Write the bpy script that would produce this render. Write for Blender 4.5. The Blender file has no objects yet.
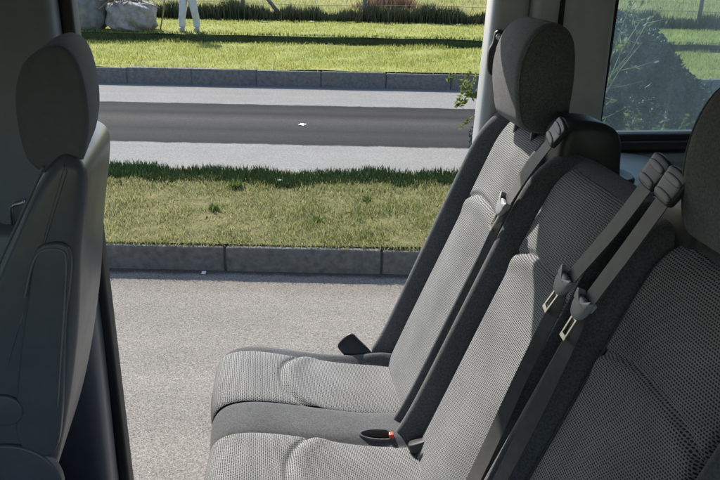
import bpy, bmesh, math, random
import numpy as np
from mathutils import Vector, Matrix
rng = np.random.default_rng(7); random.seed(7)
S = bpy.context.scene; C = S.collection
R = math.radians
YAW = R(8)

# ------------------------------------------------------------------ materials
def mat(name):
    m = bpy.data.materials.new(name); m.use_nodes = True
    nt = m.node_tree; b = nt.nodes['Principled BSDF']
    return m, nt, b
def N(nt, t, **kw):
    n = nt.nodes.new(t)
    for k, v in kw.items():
        if hasattr(n, k): setattr(n, k, v)
    return n
def setin(n, **kw):
    for k, v in kw.items(): n.inputs[k.replace('_', ' ')].default_value = v
def noise(nt, co, scale, detail=4, rough=.6):
    n = N(nt, 'ShaderNodeTexNoise'); n.inputs['Scale'].default_value = scale
    n.inputs['Detail'].default_value = detail; n.inputs['Roughness'].default_value = rough
    nt.links.new(co, n.inputs['Vector']); return n.outputs['Fac']
def ramp(nt, fac, stops):
    r = N(nt, 'ShaderNodeValToRGB'); e = r.color_ramp.elements
    while len(e) < len(stops): e.new(.5)
    for el, (p, c) in zip(e, stops): el.position = p; el.color = (*c, 1)
    nt.links.new(fac, r.inputs[0]); return r.outputs[0]
def mixc(nt, fac, a, b, mode='MIX'):
    m = N(nt, 'ShaderNodeMix', data_type='RGBA', blend_type=mode)
    for s, v in ((0, fac), (6, a), (7, b)):
        if hasattr(v, 'links') or hasattr(v, 'is_linked'): nt.links.new(v, m.inputs[s])
        else: m.inputs[s].default_value = v if s == 0 else (*v, 1)
    return m.outputs[2]
def mth(nt, op, a, b=None, c=None):
    m = N(nt, 'ShaderNodeMath', operation=op)
    for i, v in enumerate((a, b, c)):
        if v is None: continue
        if hasattr(v, 'is_linked'): nt.links.new(v, m.inputs[i])
        else: m.inputs[i].default_value = v
    return m.outputs[0]
def bump(nt, b, h, strength=.3, dist=.002):
    n = N(nt, 'ShaderNodeBump'); n.inputs['Strength'].default_value = strength; n.inputs['Distance'].default_value = dist
    nt.links.new(h, n.inputs['Height']); nt.links.new(n.outputs[0], b.inputs['Normal'])
def obco(nt): return N(nt, 'ShaderNodeTexCoord').outputs['Object']

def m_plain(name, col, rough=.6, var=.15, scale=30, bs=.1, bd=.001, metal=0, spec=.5, grime=0):
    m, nt, b = mat(name); co = obco(nt)
    f = noise(nt, co, scale, 5)
    lo = tuple(c*(1-var) for c in col); hi = tuple(min(1, c*(1+var)) for c in col)
    c = ramp(nt, f, [(.3, lo), (.7, hi)])
    if grime:
        g = noise(nt, co, 3.5, 6, .7)
        gm = ramp(nt, g, [(.45, (0, 0, 0)), (.75, (grime,)*3)])
        c = mixc(nt, gm, c, (.23, .2, .17))
    nt.links.new(c, b.inputs['Base Color'])
    rr = N(nt, 'ShaderNodeMapRange'); rr.inputs[3].default_value = max(.05, rough-.1); rr.inputs[4].default_value = min(1, rough+.1)
    nt.links.new(noise(nt, co, scale*.4, 3), rr.inputs[0]); nt.links.new(rr.outputs[0], b.inputs['Roughness'])
    b.inputs['Metallic'].default_value = metal; b.inputs['Specular IOR Level'].default_value = spec
    if bs: bump(nt, b, noise(nt, co, scale*12, 3), bs, bd)
    return m

def m_fabric(name, col, scale=900, sheen=.15):
    m, nt, b = mat(name); co = obco(nt)
    f = noise(nt, co, scale*.35, 3); g = noise(nt, co, 9, 4)
    c = ramp(nt, f, [(.3, tuple(x*.62 for x in col)), (.7, tuple(x*1.35 for x in col))])
    gg = ramp(nt, g, [(.3, (.86,)*3), (.7, (1.1,)*3)])
    nt.links.new(mixc(nt, 1.0, c, gg, 'MULTIPLY'), b.inputs['Base Color'])
    b.inputs['Roughness'].default_value = .92; b.inputs['Specular IOR Level'].default_value = .15
    b.inputs['Sheen Weight'].default_value = sheen; b.inputs['Sheen Roughness'].default_value = .5
    w = noise(nt, co, scale, 2); w2 = noise(nt, co, 14, 3)
    bump(nt, b, mth(nt, 'ADD', w, mth(nt, 'MULTIPLY', w2, 3.0)), .5, .002)
    return m

def m_weave(name, p=.0047, light=(.275, .278, .278), dark=(.036, .038, .042)):
    """spacer mesh seat fabric: staggered rows of dark oval holes in a lighter yarn"""
    m, nt, b = mat(name)
    uv = N(nt, 'ShaderNodeUVMap').outputs[0]
    jit = N(nt, 'ShaderNodeTexNoise'); jit.inputs['Scale'].default_value = 60; nt.links.new(uv, jit.inputs['Vector'])
    sx = N(nt, 'ShaderNodeSeparateXYZ'); nt.links.new(uv, sx.inputs[0])
    js = mth(nt, 'MULTIPLY', mth(nt, 'SUBTRACT', jit.outputs['Fac'], .5), .0035)
    x = mth(nt, 'DIVIDE', mth(nt, 'ADD', sx.outputs[0], js), p); y = mth(nt, 'DIVIDE', mth(nt, 'ADD', sx.outputs[1], js), p*.82)
    row = mth(nt, 'FLOOR', y)
    odd = mth(nt, 'MULTIPLY', mth(nt, 'FLOORED_MODULO', row, 2.0), .5)
    fx = mth(nt, 'SUBTRACT', mth(nt, 'FRACT', mth(nt, 'ADD', x, odd)), .5)
    fy = mth(nt, 'SUBTRACT', mth(nt, 'FRACT', y), .5)
    dx = mth(nt, 'POWER', mth(nt, 'ABSOLUTE', mth(nt, 'DIVIDE', fx, .36)), 2.6)
    dy = mth(nt, 'POWER', mth(nt, 'ABSOLUTE', mth(nt, 'DIVIDE', fy, .27)), 2.6)
    d = mth(nt, 'ADD', dx, dy)
    mr = N(nt, 'ShaderNodeMapRange', interpolation_type='SMOOTHSTEP'); mr.inputs[1].default_value = .55; mr.inputs[2].default_value = 1.5
    nt.links.new(d, mr.inputs[0]); k = mr.outputs[0]
    fine = N(nt, 'ShaderNodeTexNoise'); fine.inputs['Scale'].default_value = 700; nt.links.new(uv, fine.inputs['Vector'])
    big = N(nt, 'ShaderNodeTexNoise'); big.inputs['Scale'].default_value = 11; nt.links.new(uv, big.inputs['Vector'])
    lc = ramp(nt, fine.outputs['Fac'], [(.3, tuple(c*.7 for c in light)), (.7, tuple(c*1.25 for c in light))])
    lc = mixc(nt, 1.0, lc, ramp(nt, big.outputs['Fac'], [(.3, (.85,)*3), (.7, (1.1,)*3)]), 'MULTIPLY')
    nt.links.new(mixc(nt, k, dark, lc), b.inputs['Base Color'])
    b.inputs['Roughness'].default_value = .9; b.inputs['Specular IOR Level'].default_value = .2
    bump(nt, b, mth(nt, 'ADD', k, mth(nt, 'MULTIPLY', fine.outputs['Fac'], .35)), .8, .0022)
    return m

def m_webbing(name):
    m, nt, b = mat(name); uv = N(nt, 'ShaderNodeUVMap').outputs[0]
    sx = N(nt, 'ShaderNodeSeparateXYZ'); nt.links.new(uv, sx.inputs[0])
    s1 = mth(nt, 'SINE', mth(nt, 'MULTIPLY', sx.outputs[0], 2*math.pi/.0022))
    s2 = mth(nt, 'SINE', mth(nt, 'MULTIPLY', sx.outputs[1], 2*math.pi/.003))
    h = mth(nt, 'ADD', s1, mth(nt, 'MULTIPLY', s2, .5))
    n = noise(nt, obco(nt), 45, 4)
    c = ramp(nt, n, [(.3, (.045, .044, .044)), (.7, (.075, .073, .072))])
    nt.links.new(c, b.inputs['Base Color']); b.inputs['Roughness'].default_value = .55; b.inputs['Specular IOR Level'].default_value = .45
    b.inputs['Sheen Weight'].default_value = .2
    bump(nt, b, h, .2, .0003); return m

def m_glass(name, tint):
    m, nt, b = mat(name); nt.nodes.remove(b); out = nt.nodes['Material Output']
    t = N(nt, 'ShaderNodeBsdfTransparent'); t.inputs[0].default_value = (*tint, 1)
    g = N(nt, 'ShaderNodeBsdfGlossy'); g.inputs['Roughness'].default_value = .03
    fr = N(nt, 'ShaderNodeFresnel'); fr.inputs[0].default_value = 1.5
    d = N(nt, 'ShaderNodeBsdfTranslucent')
    dn = noise(nt, obco(nt), 7, 6, .7)
    dust = ramp(nt, dn, [(.3, (.035,)*3), (.75, (.085,)*3)])
    d.inputs[0].default_value = (.36, .47, .52, 1)
    mx = N(nt, 'ShaderNodeMixShader'); nt.links.new(fr.outputs[0], mx.inputs[0]); nt.links.new(t.outputs[0], mx.inputs[1]); nt.links.new(g.outputs[0], mx.inputs[2])
    m2 = N(nt, 'ShaderNodeMixShader'); nt.links.new(dust, m2.inputs[0]); nt.links.new(mx.outputs[0], m2.inputs[1]); nt.links.new(d.outputs[0], m2.inputs[2])
    nt.links.new(m2.outputs[0], out.inputs[0]); return m

def m_leaf(name, stops, trans=.45, rough=.55):
    """blades and leaves: colour from the 'tint' value stored on each blade, with translucency"""
    m, nt, b = mat(name); out = nt.nodes['Material Output']
    a = N(nt, 'ShaderNodeAttribute', attribute_name='tint')
    c = ramp(nt, a.outputs['Fac'], stops)
    nt.links.new(c, b.inputs['Base Color']); b.inputs['Roughness'].default_value = rough; b.inputs['Specular IOR Level'].default_value = .3
    t = N(nt, 'ShaderNodeBsdfTranslucent'); nt.links.new(c, t.inputs[0])
    mx = N(nt, 'ShaderNodeMixShader'); mx.inputs[0].default_value = trans
    nt.links.new(b.outputs[0], mx.inputs[1]); nt.links.new(t.outputs[0], mx.inputs[2]); nt.links.new(mx.outputs[0], out.inputs[0])
    return m

def m_soil(name, stops, scale=6):
    m, nt, b = mat(name); co = obco(nt)
    f = noise(nt, co, scale, 8, .7); g = noise(nt, co, scale*14, 4, .7)
    c = ramp(nt, mth(nt, 'ADD', mth(nt, 'MULTIPLY', f, .65), mth(nt, 'MULTIPLY', g, .35)), stops)
    nt.links.new(c, b.inputs['Base Color']); b.inputs['Roughness'].default_value = .95; b.inputs['Specular IOR Level'].default_value = .1
    bump(nt, b, g, .8, .02); return m

def m_asphalt(name, col, amp=.45, scale=170, patch=.12, lane=None):
    m, nt, b = mat(name); co = obco(nt)
    v = N(nt, 'ShaderNodeTexVoronoi'); v.inputs['Scale'].default_value = scale; nt.links.new(co, v.inputs['Vector'])
    sp = N(nt, 'ShaderNodeSeparateColor'); nt.links.new(v.outputs['Color'], sp.inputs[0])
    f = mth(nt, 'ADD', mth(nt, 'MULTIPLY', sp.outputs[0], .6), mth(nt, 'MULTIPLY', noise(nt, co, scale*.35, 4), .4))
    c = ramp(nt, f, [(.1, tuple(x*(1-amp) for x in col)), (.55, col), (.92, tuple(x*(1+amp) for x in col))])
    g = ramp(nt, noise(nt, co, 1.3, 6, .65), [(.3, (1-patch,)*3), (.7, (1+patch,)*3)])
    c = mixc(nt, 1.0, c, g, 'MULTIPLY')
    # long streaks along the direction of travel
    mp = N(nt, 'ShaderNodeMapping'); mp.inputs['Scale'].default_value = (.12, 3.2, 1); nt.links.new(co, mp.inputs[0])
    st = ramp(nt, noise(nt, mp.outputs[0], 1.0, 4), [(.3, (1-patch,)*3), (.7, (1+patch,)*3)])
    c = mixc(nt, 1.0, c, st, 'MULTIPLY')
    if lane:
        sx = N(nt, 'ShaderNodeSeparateXYZ'); nt.links.new(co, sx.inputs[0])
        wob = mth(nt, 'ADD', sx.outputs[1], mth(nt, 'MULTIPLY', mth(nt, 'SUBTRACT', noise(nt, co, 3.5, 8, .75), .5), .17))
        r = ramp(nt, mth(nt, 'DIVIDE', mth(nt, 'SUBTRACT', wob, lane[0]), lane[1]-lane[0]), lane[2])
        c = mixc(nt, 1.0, c, r, 'MULTIPLY')
    nt.links.new(c, b.inputs['Base Color']); b.inputs['Roughness'].default_value = .95; b.inputs['Specular IOR Level'].default_value = .08
    bump(nt, b, f, .6, .004); return m

M = {}
M['bolster'] = m_fabric('charcoal_cloth', (.090, .093, .098))
M['weave'] = m_weave('mesh_weave_cloth')
M['headcloth'] = m_fabric('headrest_cloth', (.105, .108, .115))
M['webbing'] = m_webbing('belt_webbing')
M['black'] = m_plain('black_plastic', (.018, .018, .02), .45, .2, 40, .15, .0006)
M['tongue'] = m_plain('grey_buckle_plastic', (.26, .265, .285), .4, .08, 50, .05)
M['lip'] = m_plain('pale_guide_plastic', (.36, .37, .39), .4, .06, 50, .05)
M['steel'] = m_plain('brushed_steel', (.55, .55, .56), .3, .08, 90, .05, metal=1)
M['void'] = m_plain('slot_dark', (.004, .004, .005), .95, .1, 40, 0, spec=.05)
M['red'] = m_plain('red_button_plastic', (.6, .07, .03), .4, .1)
M['trim'] = m_plain('pillar_trim_plastic', (.50, .515, .54), .5, .06, 25, .12, .0008)
M['paint'] = m_plain('silver_grey_paint', (.40, .41, .43), .35, .05, 20, .02)
M['rubber'] = m_plain('rubber_seal', (.012, .012, .013), .6, .2)
M['shell'] = m_plain('seat_shell_plastic', (.078, .086, .102), .34, .08, 30, .2, .0008)
M['shellcloth'] = m_plain('front_seat_cloth', (.105, .118, .135), .85, .06, 60, .4, .0015, spec=.2)
M['slate'] = m_plain('slate_trim_plastic', (.15, .165, .185), .5, .06, 25, .12, .0008)
M['sidepanel'] = m_plain('side_panel_plastic', (.24, .27, .3), .45, .06, 30, .1, grime=.2)
M['lining'] = m_plain('van_lining', (.50, .52, .55), .8, .06, 20, .1)
M['floor'] = m_plain('van_floor_vinyl', (.06, .06, .062), .6, .3, 60, .3)
M['glass'] = m_glass('tinted_glass', (.74, .83, .86))
M['pocket'] = m_plain('pocket_plastic', (.072, .08, .094), .42, .1, 30, .2, .0008)

M['road'] = m_asphalt('worn_asphalt', (.205, .190, .170), .62, 260, .08, lane=(3.2, 4.3, [(0, (1,)*3), (.55, (1.0,)*3), (.78, (.86, .85, .83)), (.86, (1.18, 1.16, 1.12)), (.905, (.5, .47, .44))]))
M['road2'] = m_asphalt('lane_asphalt', (.205, .201, .19), .3, 120, .06, lane=(6.0, 11.6, [
    (.0, (1,)*3), (.276, (1.0,)*3), (.284, (.10, .108, .114)), (.36, (.17, .18, .19)), (.40, (.125, .132, .14)), (.50, (.27, .265, .268)), (.56, (.105, .11, .116)), (.60, (.16, .165, .17)), (.667, (.09, .096, .10)), (.675, (.95,)*3)]))
M['kerb'] = m_plain('kerb_concrete', (.18, .174, .165), .9, .36, 22, 1.0, .012, grime=.6)
M['soil'] = m_soil('median_soil', [(.32, (.055, .05, .022)), (.5, (.15, .145, .06)), (.68, (.27, .25, .12))])
M['turf'] = m_soil('verge_turf', [(.3, (.12, .14, .035)), (.5, (.23, .25, .07)), (.7, (.32, .32, .13))], 3)
M['bank'] = m_soil('bank_earth', [(.3, (.03, .035, .014)), (.5, (.055, .062, .024)), (.7, (.09, .085, .04))], 5)
M['field'] = m_soil('field_turf', [(.3, (.09, .10, .03)), (.5, (.19, .19, .07)), (.7, (.28, .25, .12))], .9)
M['grass_dry'] = m_leaf('dry_short_grass', [(0, (.09, .13, .03)), (.3, (.25, .27, .09)), (.6, (.38, .35, .17)), (1, (.46, .39, .23))], .38)
M['grass_verge'] = m_leaf('lush_grass', [(0, (.13, .17, .035)), (.5, (.33, .35, .085)), (1, (.48, .44, .18))], .48)
M['grass_dark'] = m_leaf('rank_shaded_grass', [(0, (.03, .06, .018)), (.6, (.055, .095, .03)), (1, (.12, .15, .05))], .10)  # dark green stands in for the shade on backlit blades
M['hedge'] = m_leaf('dark_reeds', [(0, (.026, .036, .018)), (.6, (.055, .062, .03)), (1, (.14, .125, .06))], .14)
M['grass_field'] = m_leaf('field_grass', [(0, (.15, .19, .04)), (.5, (.34, .34, .12)), (1, (.48, .42, .22))], .46)
M['drybush'] = m_leaf('dead_stalks', [(0, (.10, .06, .04)), (.6, (.2, .12, .08)), (1, (.28, .2, .13))], .25)
M['weed'] = m_leaf('weed_leaf', [(0, (.05, .085, .02)), (.6, (.13, .17, .04)), (1, (.25, .26, .09))], .45)
M['weedstem'] = m_plain('weed_stem', (.22, .2, .11), .8, .25, 40, .2)
M['shrubleaf'] = m_leaf('evergreen_leaf', [(0, (.022, .042, .036)), (.7, (.04, .066, .054)), (1, (.07, .10, .075))], .12)
M['wood'] = m_plain('grey_wood', (.17, .15, .12), .9, .35, 14, .6, .004)
M['wire'] = m_plain('rusty_wire', (.2, .17, .15), .6, .2)
M['sack'] = m_plain('woven_sack', (.36, .33, .315), .8, .3, 12, 1.0, .02, grime=.7)
M['sackgrey'] = m_plain('grey_woven_sack', (.19, .195, .195), .8, .4, 8, 1.0, .02, grime=.6)
M['paper'] = m_plain('litter_paper', (.78, .77, .74), .8, .06, 30, .2)
M['skin'] = m_plain('skin', (.36, .2, .13), .5, .08, 20, .1)
M['cotton'] = m_plain('white_cotton', (.55, .55, .58), .9, .14, 7, 1.0, .02)
M['hair'] = m_plain('dark_hair', (.03, .022, .016), .6, .2)
M['shoe'] = m_plain('worn_shoe', (.26, .24, .22), .7, .15)
M['bark'] = m_plain('tree_bark', (.11, .085, .06), .95, .35, 12, .8, .01)

# ------------------------------------------------------------------ mesh helpers
def link(name, me, m, parent=None, smooth=True):
    o = bpy.data.objects.new(name, me); C.objects.link(o)
    if m is not None: me.materials.append(m)
    if smooth and len(me.polygons): me.polygons.foreach_set('use_smooth', [True]*len(me.polygons))
    if parent is not None: o.parent = parent
    return o
def mesh(name, verts, faces, m, parent=None, smooth=True, base=None, uv=None, fix=True):
    v = np.asarray(verts, float)
    if base is not None: v = v - np.asarray(base)
    me = bpy.data.meshes.new(name); me.from_pydata(v.tolist(), [], [list(f) for f in faces]); me.update()
    if fix:
        bm = bmesh.new(); bm.from_mesh(me); bmesh.ops.recalc_face_normals(bm, faces=bm.faces); bm.to_mesh(me); bm.free()
    if uv is not None:
        ul = me.uv_layers.new(name='UVMap'); uv = np.asarray(uv)
        vi = np.empty(len(me.loops), int); me.loops.foreach_get('vertex_index', vi)
        ul.data.foreach_set('uv', uv[vi].ravel())
    return link(name, me, m, parent, smooth)
def sub(o, lv=2):
    s = o.modifiers.new('sub', 'SUBSURF'); s.levels = lv; s.render_levels = lv; return o
def bev(o, w=.006, n=2):
    b = o.modifiers.new('bev', 'BEVEL'); b.width = w; b.segments = n; b.limit_method = 'ANGLE'; b.angle_limit = R(35); return o
def gridfaces(n, m, closed_m=False, off=0):
    f = []
    for i in range(n-1):
        for j in range(m if closed_m else m-1):
            a = i*m+j; b = i*m+(j+1) % m; f.append((off+a, off+b, off+b+m, off+a+m))
    return f
def boxv(x0, x1, y0, y1, z0, z1):
    v = [(x, y, z) for x in (x0, x1) for y in (y0, y1) for z in (z0, z1)]
    f = [(0, 1, 3, 2), (4, 6, 7, 5), (0, 4, 5, 1), (2, 3, 7, 6), (0, 2, 6, 4), (1, 5, 7, 3)]
    return v, f
class Acc:
    def __init__(s): s.v = []; s.f = []
    def add(s, v, f):
        o = len(s.v); s.v += [tuple(p) for p in v]; s.f += [tuple(i+o for i in q) for q in f]; return s
    def box(s, *a): return s.add(*boxv(*a))
    def tube(s, pts, r, n=8, cap=True):
        pts = [Vector(p) for p in pts]; k = len(pts); rr = r if hasattr(r, '__len__') else [r]*k
        V = []; up = Vector((.13, .21, .97))
        for i, p in enumerate(pts):
            t = (pts[min(i+1, k-1)]-pts[max(i-1, 0)]).normalized()
            a = t.cross(up)
            if a.length < .05: a = t.cross(Vector((1, 0, 0)))
            a.normalize(); b = t.cross(a)
            V += [p+(a*math.cos(2*math.pi*j/n)+b*math.sin(2*math.pi*j/n))*rr[i] for j in range(n)]
        F = gridfaces(k, n, True)
        if cap: F += [tuple(range(n))[::-1], tuple(range((k-1)*n, k*n))]
        return s.add([tuple(v) for v in V], F)
    def ell(s, c, r, n=12, m=8, rot=None):
        V = []; F = []
        for i in range(m+1):
            th = math.pi*i/m
            for j in range(n):
                ph = 2*math.pi*j/n
                p = Vector((r[0]*math.sin(th)*math.cos(ph), r[1]*math.sin(th)*math.sin(ph), r[2]*math.cos(th)))
                if rot is not None: p = rot @ p
                V.append(tuple(Vector(c)+p))
        return s.add(V, gridfaces(m+1, n, True))
    def build(s, name, m, parent=None, smooth=True, base=None):
        o = mesh(name, s.v, s.f, m, parent, smooth, base)
        bm = bmesh.new(); bm.from_mesh(o.data); bmesh.ops.remove_doubles(bm, verts=bm.verts, dist=1e-6)
        bmesh.ops.recalc_face_normals(bm, faces=bm.faces); bm.to_mesh(o.data); bm.free(); return o
def catmull(pts, per=8, closed=False):
    P = np.asarray(pts, float); n = len(P); out = []
    rngi = range(n if closed else n-1)
    for i in rngi:
        g = (lambda k: P[k % n]) if closed else (lambda k: P[min(max(k, 0), n-1)])
        a, b, c, d = g(i-1), g(i), g(i+1), g(i+2)
        for t in np.linspace(0, 1, per, endpoint=False):
            out.append(.5*((2*b)+(-a+c)*t+(2*a-5*b+4*c-d)*t*t+(-a+3*b-3*c+d)*t**3))
    if not closed: out.append(P[-1])
    return np.array(out)
def pillow(profile, a0, a1, r, puff=.01, n=5, per=6, smoothp=True):
    """closed 2D profile extruded from a0 to a1 with rounded rims of radius r; returns (p, q, a) vertices and faces"""
    P = catmull(profile, per, True) if smoothp else np.asarray(profile, float)
    k = len(P); d = np.roll(P, -1, 0)-np.roll(P, 1, 0); nrm = np.stack([d[:, 1], -d[:, 0]], 1); nrm /= np.linalg.norm(nrm, axis=1)[:, None]
    area = .5*np.sum(P[:, 0]*np.roll(P[:, 1], -1)-np.roll(P[:, 0], -1)*P[:, 1])
    if area < 0: nrm = -nrm
    rings = []
    cen = P.mean(0)
    def ring(ins, a, sc=1.0):
        q = P-nrm*ins; q = cen+(q-cen)*sc
        rings.append(np.column_stack([q, np.full(k, a)]))
    for sc in (.02, .35, .7): ring(r, a0-puff*(1-sc**2), sc)
    for i in range(n+1):
        t = math.pi/2*i/n; ring(r*(1-math.sin(t)), a0+r*(1-math.cos(t)))
    for i in range(n, -1, -1):
        t = math.pi/2*i/n; ring(r*(1-math.sin(t)), a1-r*(1-math.cos(t)))
    for sc in (.7, .35, .02): ring(r, a1+puff*(1-sc**2), sc)
    V = np.concatenate(rings); F = gridfaces(len(rings), k, True)
    F += [tuple(range(k))[::-1], tuple(range((len(rings)-1)*k, len(rings)*k))]
    return V, F
def empty(name, loc, rz=0, **kw):
    o = bpy.data.objects.new(name, None); C.objects.link(o); o.location = loc; o.rotation_euler = (0, 0, rz); o.empty_display_size = .1
    return tag(o, **kw)
def tag(o, label=None, cat=None, group=None, kind=None):
    if label: o['label'] = label
    if cat: o['category'] = cat
    if group: o['group'] = group
    if kind: o['kind'] = kind
    return o
def v2w(u, v, w):
    return (u*math.cos(YAW)-v*math.sin(YAW), u*math.sin(YAW)+v*math.cos(YAW), w)

# ------------------------------------------------------------------ van (coordinates u rearwards, v towards the open door, w up)
van = empty('van', v2w(0, .6, 0), YAW, label='grey passenger van interior with its side doorway wide open', cat='van')
VB = (0, .6, 0)
def vbox(name, m, *boxes, bw=.008, parent=None):
    a = Acc()
    for b in boxes: a.box(*b)
    o = a.build(name, m, parent or van, False, VB if parent is None else VB)
    if bw: bev(o, bw)
    return o
vbox('floor', M['floor'], (-2.1, 2.3, -.5, 1.585, .42, .50))
vbox('roof', M['lining'], (-2.1, 2.3, -.56, 1.70, 2.10, 2.16), (-2.1, 2.3, 1.62, 1.67, 1.892, 2.097))
wl = vbox('side_wall', M['lining'], (-2.1, 2.3, -.56, -.5, .42, 1.05), (-2.1, 2.3, -.56, -.5, 1.85, 2.097), (-.75, -.65, -.56, -.5, 1.053, 1.847), (.45, .55, -.56, -.5, 1.053, 1.847), (1.5, 2.3, -.56, -.5, 1.053, 1.847))
vbox('rear_wall', M['lining'], (2.303, 2.36, -.5, 1.7, .42, 2.097))
vbox('dashboard', M['black'], (-2.1, -1.7, -.5, 1.6, .5, 1.2))
wsf = vbox('windscreen_frame', M['lining'], (-2.16, -2.103, -.56, 1.70, .42, 1.25), (-2.16, -2.103, -.56, 1.70, 1.70, 2.097))
vbox('pane', M['glass'], (-2.14, -2.134, -.56, 1.70, 1.245, 1.705), parent=wsf, bw=0)

# C pillar: jamb, trim panels with a rubber seam, door latch
def vpillar(name, m, prof, w0, w1, lean=0.0, parent=None, r=.012, topshift=0):
    """closed (u,v) outline extruded upwards; lean shifts u with height"""
    V, F = pillow(prof, w0, w1, r, 0, 3, 1, False)
    V = np.column_stack([V[:, 0]+lean*(V[:, 2]-1.6), V[:, 1], V[:, 2]])
    return mesh(name, V, F, m, parent or van, False, VB)
def rrect(u0, u1, v0, v1, r=.02, n=4):
    pts = []
    for cx, cy, a in ((u1-r, v1-r, 0), (u0+r, v1-r, 90), (u0+r, v0+r, 180), (u1-r, v0+r, 270)):
        for i in range(n+1):
            t = R(a+90*i/n); pts.append((cx+r*math.cos(t), cy+r*math.sin(t)))
    return pts
def smooth_by_angle(o, a=40):
    o.data.polygons.foreach_set('use_smooth', [True]*len(o.data.polygons))
    bm = bmesh.new(); bm.from_mesh(o.data)
    for e in bm.edges:
        if len(e.link_faces) == 2 and e.calc_face_angle(0) > R(a): e.smooth = False
    bm.to_mesh(o.data); bm.free(); return o
cp = smooth_by_angle(vpillar('door_pillar', M['paint'], rrect(.512, .60, 1.625, 1.70, .022), .503, 1.889, .03))
ct = smooth_by_angle(vpillar('inner_panel', M['trim'], rrect(.603, .666, 1.605, 1.69, .018), .503, 1.889, .012, cp))
sm = smooth_by_angle(vpillar('seam_seal', M['rubber'], rrect(.664, .678, 1.612, 1.68, .004), .503, 1.889, .012, cp))
ct2 = smooth_by_angle(vpillar('inner_panel', M['trim'], rrect(.676, .803, 1.598, 1.695, .03), .503, 1.889, -.02, cp))
# latch
V, F = pillow([(.530, 1.665), (.540, 1.652), (.554, 1.656), (.557, 1.690), (.562, 1.715), (.563, 1.742), (.553, 1.752), (.540, 1.748), (.536, 1.725), (.528, 1.705)], 0, .014, .004, .001, 3, 4)
mesh('latch', np.column_stack([V[:, 0]-.017, 1.626-V[:, 2], V[:, 1]]), F, M['black'], cp, True, VB)
for w in (1.668, 1.738): Acc().ell((.531, 1.611, w), (.008, .004, .008), 10, 6).build('latch_bolt', M['steel'], cp, True, VB)

# panel below and around the rear side window
sp = vbox('rear_side_panel', M['sidepanel'], (.815, 2.3, 1.63, 1.70, .503, 1.432), (.815, 2.3, 1.66, 1.70, 1.432, 1.478))
vbox('sill_ledge', M['sidepanel'], (.815, 2.3, 1.602, 1.657, 1.434, 1.462), parent=sp, bw=.01)
wf = vbox('side_window', M['rubber'], (.815, 2.0, 1.645, 1.70, 1.480, 1.503), (.815, 2.0, 1.645, 1.70, 1.875, 1.889), (.806, .822, 1.645, 1.70, 1.505, 1.873), (1.99, 2.3, 1.645, 1.70, 1.503, 1.889))
vbox('lower_trim', M['black'], (.82, 2.0, 1.622, 1.643, 1.464, 1.490), parent=wf, bw=.008)
vbox('pane', M['glass'], (.828, 1.992, 1.672, 1.676, 1.50, 1.877), parent=wf, bw=0)
# side console behind the bench with a cup recess
prof = [(.60, 1.06), (.72, 1.02), (.86, 1.04), (.93, 1.15), (.93, 1.45), (.93, 1.60), (.78, 1.60), (.64, 1.595), (.60, 1.45), (.59, 1.25)]
V, F = pillow(prof, .9, 1.50, .02, .003, 4, 5)
V[:, 2] -= np.clip(V[:, 0]-.62, 0, .4)*.12*(V[:, 2] > 1.4)
con = mesh('side_console', V, F, M['sidepanel'], van, True, VB)
a = Acc()
for k, (rr, ww) in enumerate(((.03, 1.494), (.026, 1.501))):
    pass
V, F = pillow([(.665, 1.30), (.70, 1.275), (.735, 1.30), (.74, 1.36), (.70, 1.385), (.668, 1.36)], 1.482, 1.500, .006, -.004, 3, 5)
mesh('cup_recess', V, F, M['black'], con, True, VB)
a = Acc(); a.tube(catmull([(.655, 1.14, 1.495), (.675, 1.15, 1.515), (.70, 1.135, 1.515), (.715, 1.12, 1.49)], 5), .006)
a.build('grab_clip', M['steel'], con, True, VB)

# B pillar with lower trim
bp = smooth_by_angle(vpillar('front_pillar', M['slate'], rrect(-.60, -.412, 1.59, 1.70, .03),   .503, 1.889, .0))
smooth_by_angle(vpillar('pillar_seal', M['rubber'], rrect(-.413, -.385, 1.64, 1.70, .008),   .503, 1.889, .0, bp))
V, F = pillow(rrect(-.66, -.405, 1.50, 1.64, .045, 5), .503, 1.36, .06, .004, 5, 1, False)
V[:, 1] += .085*np.clip((V[:, 2]-.75)/.6, 0, 1)**1.5; low = mesh('pillar_foot_trim', V, F, M['shell'], bp, True, VB)
a = Acc(); a.ell((-.462, 1.497, .648), (.014, .006, .014), 14, 8); a.ell((-.462, 1.491, .648), (.006, .004, .006), 10, 6)
a.build('trim_screw', M['steel'], low, True, VB)
hk = Acc(); hk.tube([(-.549, 1.585, 1.335), (-.549, 1.572, 1.338), (-.546, 1.570, 1.376), (-.538, 1.569, 1.384), (-.520, 1.569, 1.387), (-.518, 1.569, 1.394)], .0045, 8)
hk.build('coat_hook', M['steel'], bp, True, VB)
fd = vbox('front_door', M['slate'], (-1.7, -.605, 1.62, 1.70, .5, 1.28), (-1.7, -1.55, 1.63, 1.70, 1.283, 1.82), (-1.547, -.605, 1.63, 1.70, 1.79, 1.82))
vbox('pane', M['glass'], (-1.548, -.604, 1.662, 1.666, 1.278, 1.80), parent=fd, bw=0)

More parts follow.
